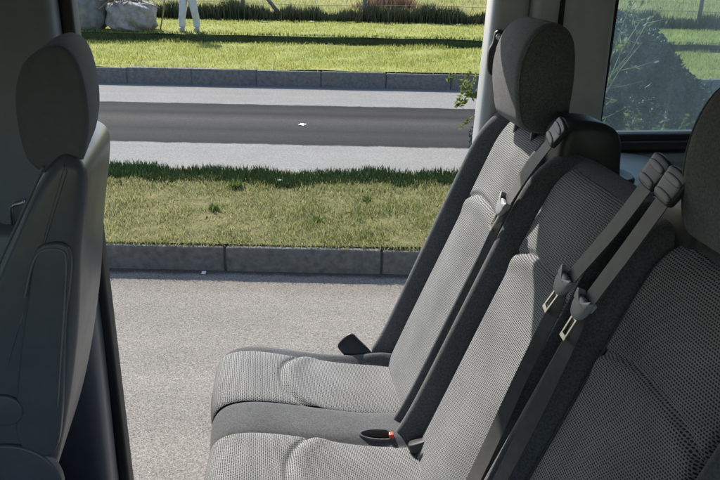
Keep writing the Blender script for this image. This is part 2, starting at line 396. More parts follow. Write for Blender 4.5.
# ------------------------------------------------------------------ bench seat
BB = (.3, 1.1, .5)
bench = empty('bench_seat', v2w(*BB), YAW, label='grey cloth bench of three seats with high backrests and hanging belts', cat='bench seat')
ES = np.array([.3714, 0, .9285]); EN = np.array([-.9285, 0, .3714])
def PB(v, s, d):           # point on a backrest: across v, up along the back s (0 at w=.93), proud d
    return np.array([.297, v, .93])+ES*s+EN*d
def w2s(w): return (w-.93)/.9285
L = .70
def backrest(vc, vi0, vi1, v0, v1, top=.70, tilt=0.0):
    """one seat back: bolsters from v0 to v1 round a patterned insert from vi0 to vi1"""
    hb = (v1-vi1); ha = (vi0-v0)
    cross = [(v0+.03, -.10), (v0+.004, -.075), (v0, -.02), (v0+.008, .026), (v0+ha*.45, .042), (vi0-.016, .016), (vi0-.003, -.008), (vi0+.012, -.002),
             (vc, .004), (vi1-.012, -.002), (vi1+.003, -.008), (vi1+.016, .016), (v1-hb*.45, .042), (v1-.008, .026), (v1, -.02), (v1-.004, -.075), (v1-.03, -.10)]
    ss = [-.015, 0, .03, .08, .16, .28, .42, .54, .62, .665, top-.012, top]
    V = []
    for s in ss:
        fl = .014*math.exp(-max(s, 0)/.032) if s < .3 else 0
        k = 1.0
        if s > .54: k = 1-.14*((s-.54)/(top-.54))**2.2
        for (v, d) in cross:
            bol = max(0, d-.004)
            dd = d+fl*(1 if bol > 0.02 else 0)*min(1, bol/.03)
            if s > .62: dd = d*(1-.55*((s-.62)/(top-.62)))-.02*((s-.62)/(top-.62))**2
            if s >= top: dd = -.045+(dd+.045)*.35
            if s < 0: dd = -.05+(dd+.05)*.5
            V.append(PB(vc+(v-vc)*k, s, dd))
    n = len(cross); F = gridfaces(len(ss), n, True)
    F += [tuple(range(n))[::-1], tuple(range((len(ss)-1)*n, len(ss)*n))]
    o = sub(mesh('backrest', V, F, M['bolster'], bench, True, BB), 3)
    # patterned insert
    ns, nt_ = 150, 70; Vv = []; UV = []
    s0, s1 = .0, top-.022; hw = (vi1-vi0)/2
    for i in range(ns):
        s = s0+(s1-s0)*i/(ns-1)
        for j in range(nt_):
            t = -1+2*j/(nt_-1)
            edge = min(1, (1-abs(t))/.10); es = min(1, (s1-s)/.03, (s-s0+.02)/.03)
            k = 1-.14*((s-.54)/(top-.54))**2.2 if s > .54 else 1
            d = -.006+.014*math.sqrt(max(0, 1-(1-edge)**2))*math.sqrt(max(0, 1-(1-max(es, 0))**2))+.004*(1-t*t)
            if s > .62: d -= .028*((s-.62)/(top-.62))**1.7
            arch = w2s(1.405)-.030*abs(t)**2.6
            g = (s-arch)/.0055; d -= .0075*math.exp(-g*g); d += .004*math.exp(-((s-arch+.02)/.018)**2)
            d += .0015*math.sin(9*s+3*t+vc*7)
            Vv.append(PB(vc+t*hw*k, s, d)); UV.append((vc*1.37+t*hw*k, s))
    ins = mesh('patterned_insert', Vv, gridfaces(ns, nt_), M['weave'], o, True, BB, uv=UV)
    # piping round the insert
    pts = []
    for t, s in [(-1, .02)]+[(-1, s) for s in np.linspace(.06, .64, 14)]+[(-.93, s1-.004)]+[(t, s1+.002) for t in np.linspace(-.8, .8, 8)]+[(.93, s1-.004)]+[(1, s) for s in np.linspace(.64, .06, 14)]+[(1, .02)]:
        k = 1-.14*((s-.54)/(top-.54))**2.2 if s > .54 else 1
        d = .0005-(.028*((s-.62)/(top-.62))**1.7 if s > .62 else 0)
        pts.append(PB(vc+t*(hw+.001)*k, s, d))
    Acc().tube(catmull(pts, 3), .0028, 6).build('piping', M['bolster'], o, True, BB)
    return o
back_far = backrest(1.445, 1.335, 1.565, 1.275, 1.635, .728)
back_mid = backrest(1.09, .965, 1.215, .915, 1.285)
back_near = backrest(.72, .595, .85, .535, .925)

# cushions
CP = catmull([(-.085, .85), (-.118, .88), (-.125, .94), (-.112, .985), (-.07, 1.002), (.0, .996), (.10, .974), (.20, .952), (.30, .940), (.38, .945)], 10)
_seg = np.r_[0, np.cumsum(np.linalg.norm(np.diff(CP, axis=0), axis=1))]
def cpt(s):
    u = np.interp(s, _seg, CP[:, 0]); w = np.interp(s, _seg, CP[:, 1])
    u2 = np.interp(s+.004, _seg, CP[:, 0]); w2 = np.interp(s+.004, _seg, CP[:, 1]); u1 = np.interp(s-.004, _seg, CP[:, 0]); w1 = np.interp(s-.004, _seg, CP[:, 1])
    t = np.array([u2-u1, w2-w1]); t /= max(1e-9, np.linalg.norm(t)); return np.array([u, w]), np.array([-t[1], t[0]])
SL = _seg[-1]
def cushion(v0, v1, inserts):
    """one upholstered cushion with a raised plain welt between its patterned inserts"""
    across = [(v0+.02, -.10, 1), (v0, -.05, 0), (v0+.004, -.016, 0), (v0+.02, .004, 0)]
    last = None
    for (a, b) in inserts:
        if last is not None: across += [(last+.006, .0, 0), (last+.02, .004, 2), ((last+a)/2, .006, 2), (a-.014, .007, 2), (a-.004, .005, 0)]
        across += [(a+.003, -.001, 0), (a+.02, -.002, 0), ((a+b)/2, .0, 0), (b-.02, -.002, 0), (b-.003, -.004, 0)]; last = b
    across += [(v1-.022, .006, 3), (v1-.006, -.012, 3), (v1, -.05, 0), (v1-.02, -.10, 1)]
    ss = [0, .03, .09, .13, .17, .22, .28, .36, .44, .50, SL]
    V = []
    for s in ss:
        p, nn = cpt(s)
        for (v, d, k) in across:
            dd = d
            if k == 2 and s > .40: dd += .012*((s-.40)/(SL-.40))
            if k == 3 and s > .34: dd += .045*((s-.34)/(SL-.34))**1.5
            u, w = p+nn*dd
            vv = v
            if v > v1-.03: vv = v-.012*math.exp(-(s-.13)**2/.004)-.02*max(0, (s-.2)/(SL-.2))
            if k == 1: w = .86; u = p[0]+.03*(s < .15)
            V.append((u, vv, w))
    n = len(across); F = gridfaces(len(ss), n, True); F += [tuple(range(n))[::-1], tuple(range((len(ss)-1)*n, len(ss)*n))]
    o = sub(mesh('seat_cushion', V, F, M['bolster'], bench, True, BB), 3)
    for (a, b) in inserts:
        vc, hw = (a+b)/2, (b-a)/2; ns, nj = 130, 60; Vv = []; UV = []
        for i in range(ns):
            s = .03+(SL-.035)*i/(ns-1); s = min(s, SL-.001)
            p, nn = cpt(s)
            for j in range(nj):
                t = -1+2*j/(nj-1); edge = min(1, (1-abs(t))/.22)
                d = .0015+.0035*math.sqrt(max(0, 1-(1-edge)**2))+.004*(1-t*t)
                arc = .295+.05*abs(t)**2.2
                g = (s-arc)/.006; d -= .007*math.exp(-g*g); d += .005*math.exp(-((s-arc-.024)/.02)**2)
                d += .0015*math.sin(17*s+4*t+vc*5)
                u, w = p+nn*d
                Vv.append((u, vc+t*hw, w)); UV.append((vc+t*hw, s))
        mesh('patterned_insert', Vv, gridfaces(ns, nj), M['weave'], o, True, BB, uv=UV)
    return o
cush = cushion(.92, 1.60, [(.965, 1.222), (1.335, 1.545)])
cushion(.545, .912, [(.60, .86)])
# slot in the welt with its red buckle button, and the buckles
a = Acc(); rt = Matrix.Rotation(R(9), 3, 'X') @ Matrix.Rotation(R(7), 3, 'Y')
a.ell((.227, 1.249, .9585), (.041, .0125, .0035), 26, 12, rt)
sl = a.build('buckle_slot', M['void'], cush, True, BB)
rim = [tuple(Vector((.227, 1.249, .9585))+rt@Vector((.043*math.cos(t), .0145*math.sin(t), -.001))) for t in np.linspace(0, 2*math.pi, 33)]
Acc().tube(rim, .0032, 7, False).build('slot_rim', M['bolster'], cush, True, BB)
bxv = Acc(); bxv.box(.245, .255, 1.236, 1.248, .954, .9655); bev(bxv.build('release_button', M['red'], cush, False, BB), .002)
def buckle(u, v, w, rot, h=.06, wd=.04):
    V, F = pillow([(-wd*.5, -.03), (wd*.5, -.03), (wd*.55, h*.5), (wd*.42, h), (-wd*.42, h), (-wd*.55, h*.5)], -.011, .011, .005, .001, 3, 4)
    P = np.column_stack([V[:, 0], V[:, 2], V[:, 1]])@np.array(rot.to_matrix()).T+np.array([u, v, w])
    o = mesh('belt_buckle', P, F, M['black'], bench, True, BB)
    return o
from mathutils import Euler
buckle(.225, 1.585, .955, Euler((R(-35), R(-38), R(15))), .055, .05)
buckle(.315, 1.205, .965, Euler((R(60), R(10), R(65))), .055, .04)
buckle(.33, 1.17, .96, Euler((R(35), R(35), R(40))), .05, .045)

# headrests
def headrest(vc, hw, du=0.0, dw=0.0):
    prof = [(.510, 1.588), (.495, 1.632), (.489, 1.685), (.495, 1.732), (.515, 1.772), (.545, 1.789), (.575, 1.784), (.598, 1.758), (.607, 1.70), (.606, 1.635), (.600, 1.583), (.555, 1.574)]
    V, F = pillow([(p+du, q+dw) for p, q in prof], vc-hw, vc+hw, .026, .008, 6, 6)
    o = mesh('headrest', np.column_stack([V[:, 0], V[:, 2], V[:, 1]]), F, M['headcloth'], bench, True, BB)
    for s in (-.05, .05): Acc().tube([(.545+du, vc+s, 1.50), (.55+du, vc+s, 1.60+dw)], .007).build('headrest_post', M['black'], o, True, BB)
    # seam line along the side panel
    P = catmull(prof, 5, True); P = np.array([(p+du, q+dw) for p, q in P]); cen = P.mean(0)
    for side in (-1, 1):
        v = vc+side*(hw-.009)
        pts = [(*(cen[0]+(p-cen[0])*.905,), v, cen[1]+(q-cen[1])*.93) for p, q in P]
        Acc().tube(pts+[pts[0]], .0022, 5, False).build('seam', M['headcloth'], o, True, BB)
    return o
headrest(1.437, .092)
headrest(.715, .11, .030, -.012)

# black housings and belt guides on the seat shoulders
def housing(v0, v1, prof):
    V, F = pillow(prof, v0, v1, .018, .004, 4, 5)
    return mesh('belt_housing', np.column_stack([V[:, 0], V[:, 2], V[:, 1]]), F, M['black'], bench, True, BB)
HP = [(.545, 1.50), (.540, 1.57), (.548, 1.612), (.575, 1.628), (.625, 1.622), (.655, 1.60), (.665, 1.55), (.66, 1.48)]
housing(1.225, 1.325, HP)
housing(.80, .915, [(p+.012, q-.012) for p, q in HP])

def ribbon(pts, wdirs, width, th=.0016):
    """strap with thickness swept along pts; wdirs = across direction at each point"""
    P = catmull(pts, 8); Wd = catmull(wdirs, 8); wid = catmull([[w] for w in width], 8)[:, 0]
    V = []; UV = []; s = 0
    for i, p in enumerate(P):
        t = P[min(i+1, len(P)-1)]-P[max(i-1, 0)]; t /= np.linalg.norm(t)
        w = Wd[i]-t*np.dot(Wd[i], t); w /= np.linalg.norm(w); n = np.cross(t, w)
        if i: s += np.linalg.norm(P[i]-P[i-1])
        for a, b in ((-.5, -.5), (0, -.5), (.5, -.5), (.5, .5), (0, .5), (-.5, .5)):
            V.append(p+w*a*wid[i]+n*b*th); UV.append((a*wid[i], s))
    F = gridfaces(len(P), 6, True); F += [tuple(range(6))[::-1], tuple(range(len(V)-6, len(V)))]
    return V, F, UV
def belt(path, tongue_i, widths, tw=None, guide_dir=1):
    """path: (v, w, proud) from guide to buckle; u follows the seat back"""
    def P(v, w, d):
        s = w2s(w); return PB(v, s, d)
    pts = [P(*q) for q in path]
    wd = []
    for i, q in enumerate(path):
        t = pts[min(i+1, len(pts)-1)]-pts[max(i-1, 0)]; t = t/np.linalg.norm(t)
        across = np.cross(t, EN); ang = (tw or [0]*len(path))[i]
        wd.append(across*math.cos(ang)+EN*math.sin(ang))
    V, F, UV = ribbon(pts, wd, widths)
    o = smooth_by_angle(mesh('seat_belt', V, F, M['webbing'], bench, True, BB, uv=UV), 50)
    # tongue
    p = pts[tongue_i]; t = pts[tongue_i+1]-pts[tongue_i-1]; t = t/np.linalg.norm(t); ac = np.cross(t, EN)
    B = np.column_stack([ac, t, EN])
    B = B*np.array([.80, .92, 1.0])
    V, F = pillow([(-.028, -.018), (-.024, -.004), (-.017, -.010), (0, -.012), (.017, -.010), (.024, -.004), (.028, -.018), (.024, .008), (.010, .022), (-.010, .022), (-.024, .008)], .001, .011, .004, .001, 3, 4)
    tg = mesh('belt_tongue', V@B.T+p, F, M['tongue'], o, True, BB)
    a = Acc()
    for q in ((-.0105, -.0065, .018, .054, .004, .006), (.0065, .0105, .018, .054, .004, .006), (-.0105, .0105, .0545, .062, .004, .006), (-.006, .006, .018, .025, .004, .006)):
        a.box(*q)
    Vb = np.array(a.v)@B.T+p
    mesh('tongue_plate', Vb, a.f, M['steel'], o, False, BB)
    # guide: two pale lenses either side of a dark slot
    g = pts[0]; t0 = pts[1]-pts[0]; t0 = t0/np.linalg.norm(t0); a0 = np.cross(t0, EN); B0 = np.column_stack([a0, t0, EN])
    V, F = pillow([(-.020, -.024), (.020, -.024), (.025, -.012), (.022, .016), (.012, .021), (-.012, .021), (-.022, .016), (-.025, -.012)], -.004, .0065, .003, .0005, 3, 4)
    mesh('guide_hood', V@B0.T+g, F, M['black'], o, True, BB)
    for off, wd_ in ((.0125, .019), (-.010, .020)):
        V, F = pillow([(-wd_, -.003), (-.010, -.0055), (.010, -.0055), (wd_, -.003), (wd_, .0025), (.010, .0045), (-.010, .0045), (-wd_, .0025)], .005, .0085, .0012, .0003, 2, 3)
        mesh('guide_lip', (V+np.array([0, off, 0]))@B0.T+g, F, M['slate'], o, True, BB)
    return o
belt([(1.209, 1.595, .045), (1.238, 1.518, .05), (1.268, 1.440, .045), (1.272, 1.395, .04), (1.276, 1.263, .03), (1.280, 1.085, .012), (1.282, .99, -.04)], 2,
     [.030, .030, .029, .019, .016, .018, .018], [0, .1, .1, .5, .8, .8, .8])
belt([(.885, 1.615, .045), (.901, 1.53, .05), (.936, 1.428, .052), (.936, 1.39, .05), (.930, 1.285, .048), (.906, 1.136, .05), (.895, 1.0, .05)], 2,
     [.031, .031, .030, .025, .022, .028, .03], [0, 0, 0, .3, .6, .3, .2])
belt([(.83, 1.61, .05), (.845, 1.52, .052), (.861, 1.425, .055), (.857, 1.388, .053), (.846, 1.271, .052), (.84, 1.15, .05), (.84, 1.0, .04)], 2,
     [.031, .031, .031, .026, .025, .028, .03], [0, 0, 0, .2, .4, .2, .1])
# seat frame under the bench
a = Acc()
for v in (.65, 1.08, 1.5):
    for u in (.0, .34): a.tube([(u, v, .503), (u, v, .87)], .02, 10)
a.tube([(.0, .6, .84), (.0, 1.54, .84)], .018, 10); a.tube([(.34, .6, .84), (.34, 1.54, .84)], .018, 10)
a.build('seat_frame', M['black'], bench, True, BB)

# ------------------------------------------------------------------ front seat
FB = (-.65, 1.23, .5)
fs = empty('front_seat', v2w(*FB), YAW, label='dark front seat seen from behind with moulded shell and padded headrest', cat='front seat')
def side_pillow(name, prof, v0, v1, r, m, parent, puff=.004, far=None, per=6):
    """side outline in (u,w) extruded across the van from v0 to v1"""
    V, F = pillow(prof, v0, v1, r, puff, 6, per)
    f = (V[:, 2]-v0)/(v1-v0)
    u = V[:, 0] if far is None else V[:, 0]+far*f
    return mesh(name, np.column_stack([u, V[:, 2], V[:, 1]]), F, m, parent, True, FB)
fb = side_pillow('backrest', [(-.305, 1.612), (-.279, 1.612), (-.265, 1.59), (-.270, 1.54), (-.288, 1.451), (-.314, 1.293), (-.362, 1.098), (-.42, .95), (-.50, .86), (-.62, .85), (-.67, .92), (-.64, 1.02), (-.585, 1.12), (-.50, 1.28), (-.406, 1.451), (-.352, 1.55)], 1.08, 1.36, .024, M['shell'], fs, .006, -.012)
side_pillow('back_cushion', [(-0.318, 1.565), (-0.368, 1.475), (-0.468, 1.29), (-0.568, 1.10), (-0.628, .98), (-0.650, 1.0), (-0.595, 1.13), (-0.495, 1.29), (-0.396, 1.475), (-0.340, 1.57)], 1.15, 1.30, .010, M['shellcloth'], fb)
arm = side_pillow('armrest', [(-.352, 1.464), (-.335, 1.482), (-.308, 1.482), (-.298, 1.462), (-.306, 1.41), (-.32, 1.345), (-.348, 1.173), (-.37, 1.10), (-.41, 1.10), (-.425, 1.15), (-.40, 1.28), (-.372, 1.39)], 1.0715, 1.092, .005, M['pocket'], fb, .001)
pv = Acc(); pv.tube([(p[0], 1.0708, p[1]) for p in catmull([(-.375, 1.395), (-.355, 1.452), (-.337, 1.472), (-.312, 1.472), (-.306, 1.455), (-.316, 1.39), (-.334, 1.29), (-.352, 1.19)], 5)], .0015, 6)
pv.build('trim_line', M['slate'], arm, True, FB)
circ = lambda cu, cw, r: [(cu+r*math.cos(t), cw+r*math.sin(t)) for t in np.linspace(0, 2*math.pi, 22, endpoint=False)]
side_pillow('recliner_cover', circ(-.452, 1.035, .088), 1.068, 1.09, .005, M['pocket'], fb, .002, None, 2)
side_pillow('recliner_knob', circ(-.437, 1.19, .030), 1.068, 1.09, .004, M['pocket'], fb, .002, None, 2)
Acc().tube([(p[0], 1.083, p[1]) for p in catmull([(-.322, 1.602), (-.352, 1.548), (-.406, 1.452), (-.50, 1.281)], 8)], .0022, 6).build('piping', M['shell'], fb, True, FB)
fh = side_pillow('headrest', [(-.335, 1.588), (-.352, 1.61), (-.357, 1.66), (-.352, 1.712), (-.334, 1.750), (-.306, 1.769), (-.280, 1.772), (-.262, 1.752), (-.254, 1.71), (-.255, 1.66), (-.266, 1.615), (-.280, 1.588), (-.308, 1.579)], 1.10, 1.30, .013, M['shellcloth'], fs, .006, -.022, 4)
hp = catmull([(-.334, 1.65), (-.330, 1.70), (-.316, 1.736), (-.296, 1.755), (-.280, 1.760), (-.266, 1.742), (-.259, 1.705), (-.259, 1.655), (-.268, 1.60)], 5)
Acc().tube([(p[0]-.012, 1.1025, p[1]-.008) for p in hp], .0028, 6).build('seam', M['shellcloth'], fh, True, FB)
for v in (1.17, 1.29): Acc().tube([(-.32, v, 1.56), (-.318, v, 1.64)], .007).build('headrest_post', M['steel'], fh, True, FB)
side_pillow('seat_cushion', [(-1.10, .86), (-1.12, .94), (-1.06, .985), (-.85, .97), (-.62, .94), (-.50, .90), (-.47, .83), (-.55, .78), (-1.0, .79)], 1.08, 1.385, .04, M['shellcloth'], fs)
bx = Acc(); bx.box(-1.0, -.47, 1.09, 1.40, .503, .785); bev(bx.build('seat_plinth', M['black'], fs, False, FB), .03, 3)

# ------------------------------------------------------------------ ground, roads, kerbs
def sheet(name, m, x0, x1, ys, zs, dx=.25, wob=0.0, kind='structure', seed=1):
    r = np.random.default_rng(seed); nx = max(2, int((x1-x0)/dx)); xs = np.linspace(x0, x1, nx); V = []
    for y, z in zip(ys, zs):
        for x in xs: V.append((x, y, z+(r.normal()*wob if wob else 0)))
    o = mesh(name, V, gridfaces(len(ys), nx), m, None, True, fix=False)
    return tag(o, kind=kind)
GX0, GX1 = -30, 34
def hb(x): return 0
sheet('ground', M['field'], -900, 900, [-900, 18.2, 26, 40, 80, 900], [-.06, -.06+.001, -.06, -.06, -.06, -.06], 300)
sheet('near_road', M['road'], -60, 60, [-4, 4.25], [0, 0], 60)
sheet('far_road', M['road2'], -60, 60, [5.9, 11.30], [0, 0], 60)
def kerb(name, y0, y1, h, joints, x0=-24, x1=26):
    a = Acc(); xs = [x0]+joints+[x1]
    for i, (p, q) in enumerate(zip(xs[:-1], xs[1:])):
        j = (random.random()-.5)*.016; k = (random.random()-.5)*.016
        a.box(p+.006, q-.006, y0+j, y1+j, -.05, h+k)
    a.box(x0, x1, y0+.02, y1-.01, -.05, h-.02)
    o = a.build(name, M['kerb'], None, False); bev(o, .014, 3); return tag(o, kind='structure')
kerb('near_kerb', 4.235, 4.40, .160, [-.86+1.0*k-18*1.0 for k in range(0, 40)])
kerb('far_kerb', 11.24, 11.42, .235, [.35+1.0*k-20 for k in range(0, 40)])
def undul(name, m, x0, x1, y0, y1, z, dx, dy, amp, seed, zf=None):
    r = np.random.default_rng(seed); nx, ny = int((x1-x0)/dx)+1, int((y1-y0)/dy)+1
    X, Y = np.meshgrid(np.linspace(x0, x1, nx), np.linspace(y0, y1, ny))
    Z = np.full_like(X, z)
    for k in range(14):
        a, b, p = r.uniform(-6, 6), r.uniform(-6, 6), r.uniform(0, 6.28); Z += amp/4*np.sin(a*X+b*Y+p)
    if zf is not None: Z = Z+zf(X, Y)
    V = np.column_stack([X.ravel(), Y.ravel(), Z.ravel()])
    o = mesh(name, V, gridfaces(ny, nx), m, None, True, fix=False); return tag(o, kind='structure')
undul('median_ground', M['soil'], -16, 18, 4.275, 6.1, .170, .12, .06, .005, 3, lambda X, Y: -.18*np.clip((Y-5.98)/.1, 0, 1))
BY = 14.75
undul('verge_ground', M['turf'], -24, 26, 11.30, BY+.02, .238, .2, .2, .012, 4)
undul('bank', M['bank'], -24, 26, BY, BY+.12, .20, .2, .03, .01, 5, lambda X, Y: .18*np.clip((Y-BY)/.10, 0, 1))
undul('upper_verge', M['turf'], -24, 26, BY+.10, 18.6, .385, .2, .2, .012, 6)
undul('field_ground', M['field'], -60, 70, 18.5, 70, .37, 1.0, .8, .05, 8)

# ------------------------------------------------------------------ grass and leaves built blade by blade
def blades(name, m, X, Y, Z, h, wd, lean=.5, tint=None, parent=None, kind=None, dirs=None):
    n = len(X); az = rng.uniform(0, 2*math.pi, n); fa = rng.uniform(0, 2*math.pi, n)
    L_ = lean*rng.uniform(.2, 1, n)
    dx, dy = np.cos(az)*L_*h, np.sin(az)*L_*h; wx, wy = np.cos(fa)*wd/2, np.sin(fa)*wd/2
    V = np.empty((n, 5, 3)); zz = h*np.sqrt(np.clip(1-(L_*.8)**2, .1, 1))
    V[:, 0] = np.stack([X-wx, Y-wy, Z], 1); V[:, 1] = np.stack([X+wx, Y+wy, Z], 1)
    V[:, 2] = np.stack([X+dx*.4+wx*.8, Y+dy*.4+wy*.8, Z+zz*.6], 1); V[:, 3] = np.stack([X+dx*.4-wx*.8, Y+dy*.4-wy*.8, Z+zz*.6], 1)
    V[:, 4] = np.stack([X+dx, Y+dy, Z+zz], 1)
    me = bpy.data.meshes.new(name); me.vertices.add(n*5); me.vertices.foreach_set('co', V.ravel())
    base = np.arange(n)[:, None]*5
    idx = np.concatenate([base+np.array([[0, 1, 2, 3]]), base+np.array([[3, 2, 4]])], 1).ravel()
    me.loops.add(n*7); me.loops.foreach_set('vertex_index', idx)
    me.polygons.add(n*2); st = (np.arange(n)[:, None]*7+np.array([[0, 4]])).ravel(); me.polygons.foreach_set('loop_start', st)
    me.update(calc_edges=True)
    at = me.attributes.new('tint', 'FLOAT', 'POINT'); at.data.foreach_set('value', np.repeat(np.clip(tint, 0, 1), 5))
    o = link(name, me, m, parent, False)
    if kind: o['kind'] = kind
    return o
def clumpy(x0, x1, y0, y1, n, sc=1.5, thr=.0):
    """scatter with clumps: keeps points by a sum-of-sines density"""
    X = rng.uniform(x0, x1, n*2); Y = rng.uniform(y0, y1, n*2); D = np.zeros(n*2)
    for k in range(8):
        a, b = rng.normal(0, 3/sc, 2); D += np.sin(a*X*3+b*Y*3+rng.uniform(0, 6))
    D = D/4; keep = rng.uniform(-1.2, .8, n*2) < D+thr
    X, Y, D = X[keep][:n], Y[keep][:n], D[keep][:n]; return X, Y, D
# median: short, patchy, half dry
X, Y, D = clumpy(-4, 5.5, 4.27, 5.75, 80000, .8, .45)
h = rng.uniform(.012, .042, len(X))*(1+.3*D)
t = .37+.30*rng.normal(size=len(X))+.12*np.sin(X*2.1+Y)-.25*D*.5
blades('median_grass', M['grass_dry'], X, Y, np.full(len(X), .167)+rng.uniform(-.006, .006, len(X)), h, rng.uniform(.003, .006, len(X)), .9, t, kind='stuff')
# rank strip along the back of the median, backlit shade put into its green
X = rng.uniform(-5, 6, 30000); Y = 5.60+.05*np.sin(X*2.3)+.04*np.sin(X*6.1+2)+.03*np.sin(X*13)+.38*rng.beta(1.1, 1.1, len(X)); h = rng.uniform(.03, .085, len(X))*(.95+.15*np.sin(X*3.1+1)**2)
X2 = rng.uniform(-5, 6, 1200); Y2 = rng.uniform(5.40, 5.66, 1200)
blades('rank_shaded_grass', M['grass_dark'], np.r_[X, X2], np.r_[Y, Y2], np.full(len(X)+1200, .155), np.r_[h, rng.uniform(.03, .07, 1200)], rng.uniform(.005, .011, len(X)+1200), .45, rng.beta(1.6, 3, len(X)+1200), kind='stuff')
# fringe of grass that hangs over the near and far kerbs
X = rng.uniform(-4, 5, 5000); Y = rng.normal(4.275, .018, 5000)
blades('kerb_fringe', M['grass_dry'], X, Y, np.full(5000, .158), rng.uniform(.015, .045, 5000), rng.uniform(.003, .006, 5000), 1.0, rng.uniform(.0, .8, 5000), kind='stuff')
# verge
X, Y, D = clumpy(-9, 11, 11.28, BY, 66000, 1.5, .35)
blades('verge_grass', M['grass_verge'], X, Y, np.full(len(X), .228), rng.uniform(.03, .085, len(X))*(1+.4*D), rng.uniform(.006, .012, len(X)), .7, .45+.27*rng.normal(size=len(X))+.25*(Y < 12.0)*rng.uniform(0, 1, len(X))+.1*D, kind='stuff')
X = rng.uniform(-9, 11, 7000); Y = BY+.11+rng.uniform(-.11, .05, 7000)
blades('bank_grass', M['grass_dark'], X, Y, .20+.19*np.clip((Y-BY)/.1, 0, 1), rng.uniform(.03, .08, 7000), rng.uniform(.006, .012, 7000), .6, rng.beta(1.6, 2.6, 7000), kind='stuff')
X, Y, D = clumpy(-10, 12, BY+.12, 18.3, 30000, 2, .35)
blades('upper_verge_grass', M['grass_verge'], X, Y, np.full(len(X), .375), rng.uniform(.03, .08, len(X)), rng.uniform(.008, .015, len(X)), .7, .5+.2*rng.normal(size=len(X)), kind='stuff')
# dark reeds in front of the fence
X = rng.uniform(-11, 14, 30000); Y = 18.3+rng.uniform(0, .9, 30000)
top = .38+.07*np.sin(X*1.3)+.07*np.sin(X*3.7+1)+.05*np.sin(X*9)
blades('dark_reeds', M['hedge'], X, Y, np.full(30000, .36), top*rng.uniform(.45, 1.08, 30000), rng.uniform(.012, .03, 30000), .35, rng.beta(1.5, 3, 30000), kind='stuff')
# field
Yf = 19.2+26*rng.beta(1, 1.6, 42000); Xf = rng.uniform(-.62, .75, 42000)*(Yf+2)
blades('field_grass', M['grass_field'], Xf, Yf, np.full(42000, .36), rng.uniform(.06, .22, 42000), rng.uniform(.012, .03, 42000), .7, .5+.2*rng.normal(size=42000)+.2*np.sin(Xf*.5+Yf*.8), kind='stuff')

def bush_of_stalks(name, x, y, z, rx, ry, h, n, m, wd=.02, lean=.6, tint=(.5, .25), **kw):
    X = rng.normal(0, rx/2, n); Y = rng.normal(0, ry/2, n)
    hh = h*rng.uniform(.45, 1, n)*np.clip(1-(X/rx)**2*.5, .2, 1)
    o = blades(name, m, X, Y, np.zeros(n), hh, np.full(n, wd)*rng.uniform(.5, 1, n), lean, tint[0]+tint[1]*rng.normal(size=n))
    o.location = (x, y, z); return tag(o, **kw)
bush_of_stalks('dry_bush', .75, 23.2, .3, 1.0, .8, .75, 1500, M['drybush'], .03, label='reddish brown dead bush in the field behind the middle fence posts', cat='bush')
wk = [(-1.0, 5.47, .06, .10, 150, 'largest green weed tuft on the dry median grass'), (-1.06, 4.92, .045, .07, 110, 'green weed tuft halfway to the kerb on the median'),
      (-.30, 4.75, .03, .05, 80, 'small green weed tuft near the kerb joint on the median'), (.05, 5.2, .04, .06, 90, 'green weed tuft beside the bench on the dry median')]
for x, y, rx, h, n, lb in wk:
    bush_of_stalks('weed_tuft', x, y, .165, rx, rx, h, n, M['weed'], .012, .9, (.3, .2), label=lb, cat='weed', group='weed tufts on the median')

def leafcloud(name, m, P, size, parent, tint):
    n = len(P); q = rng.normal(size=(n, 3)); q /= np.linalg.norm(q, axis=1)[:, None]; r2 = rng.normal(size=(n, 3)); b = np.cross(q, r2); b /= np.linalg.norm(b, axis=1)[:, None]
    sz = size*rng.uniform(.6, 1.3, n)[:, None]; c = np.cross(q, b)
    V = np.stack([P-q*sz, P+b*sz*.42+c*sz*.1, P+q*sz, P-b*sz*.42+c*sz*.1], 1).reshape(-1, 3)
    F = (np.arange(n)[:, None]*4+np.array([[0, 1, 2, 3]]))
    me = bpy.data.meshes.new(name); me.from_pydata(V.tolist(), [], F.tolist()); me.update()
    at = me.attributes.new('tint', 'FLOAT', 'POINT'); at.data.foreach_set('value', np.repeat(np.clip(tint, 0, 1), 4))
    return link(name, me, m, parent, False)
n = 260; P = np.column_stack([rng.uniform(-3.5, 5, n), 4.3+1.3*rng.beta(1, 1.2, n), np.full(n, .185)+rng.uniform(0, .012, n)])
fl_ = leafcloud('fallen_leaves', M['drybush'], P, .016, None, rng.beta(1.4, 2.2, n)); fl_['kind'] = 'stuff'
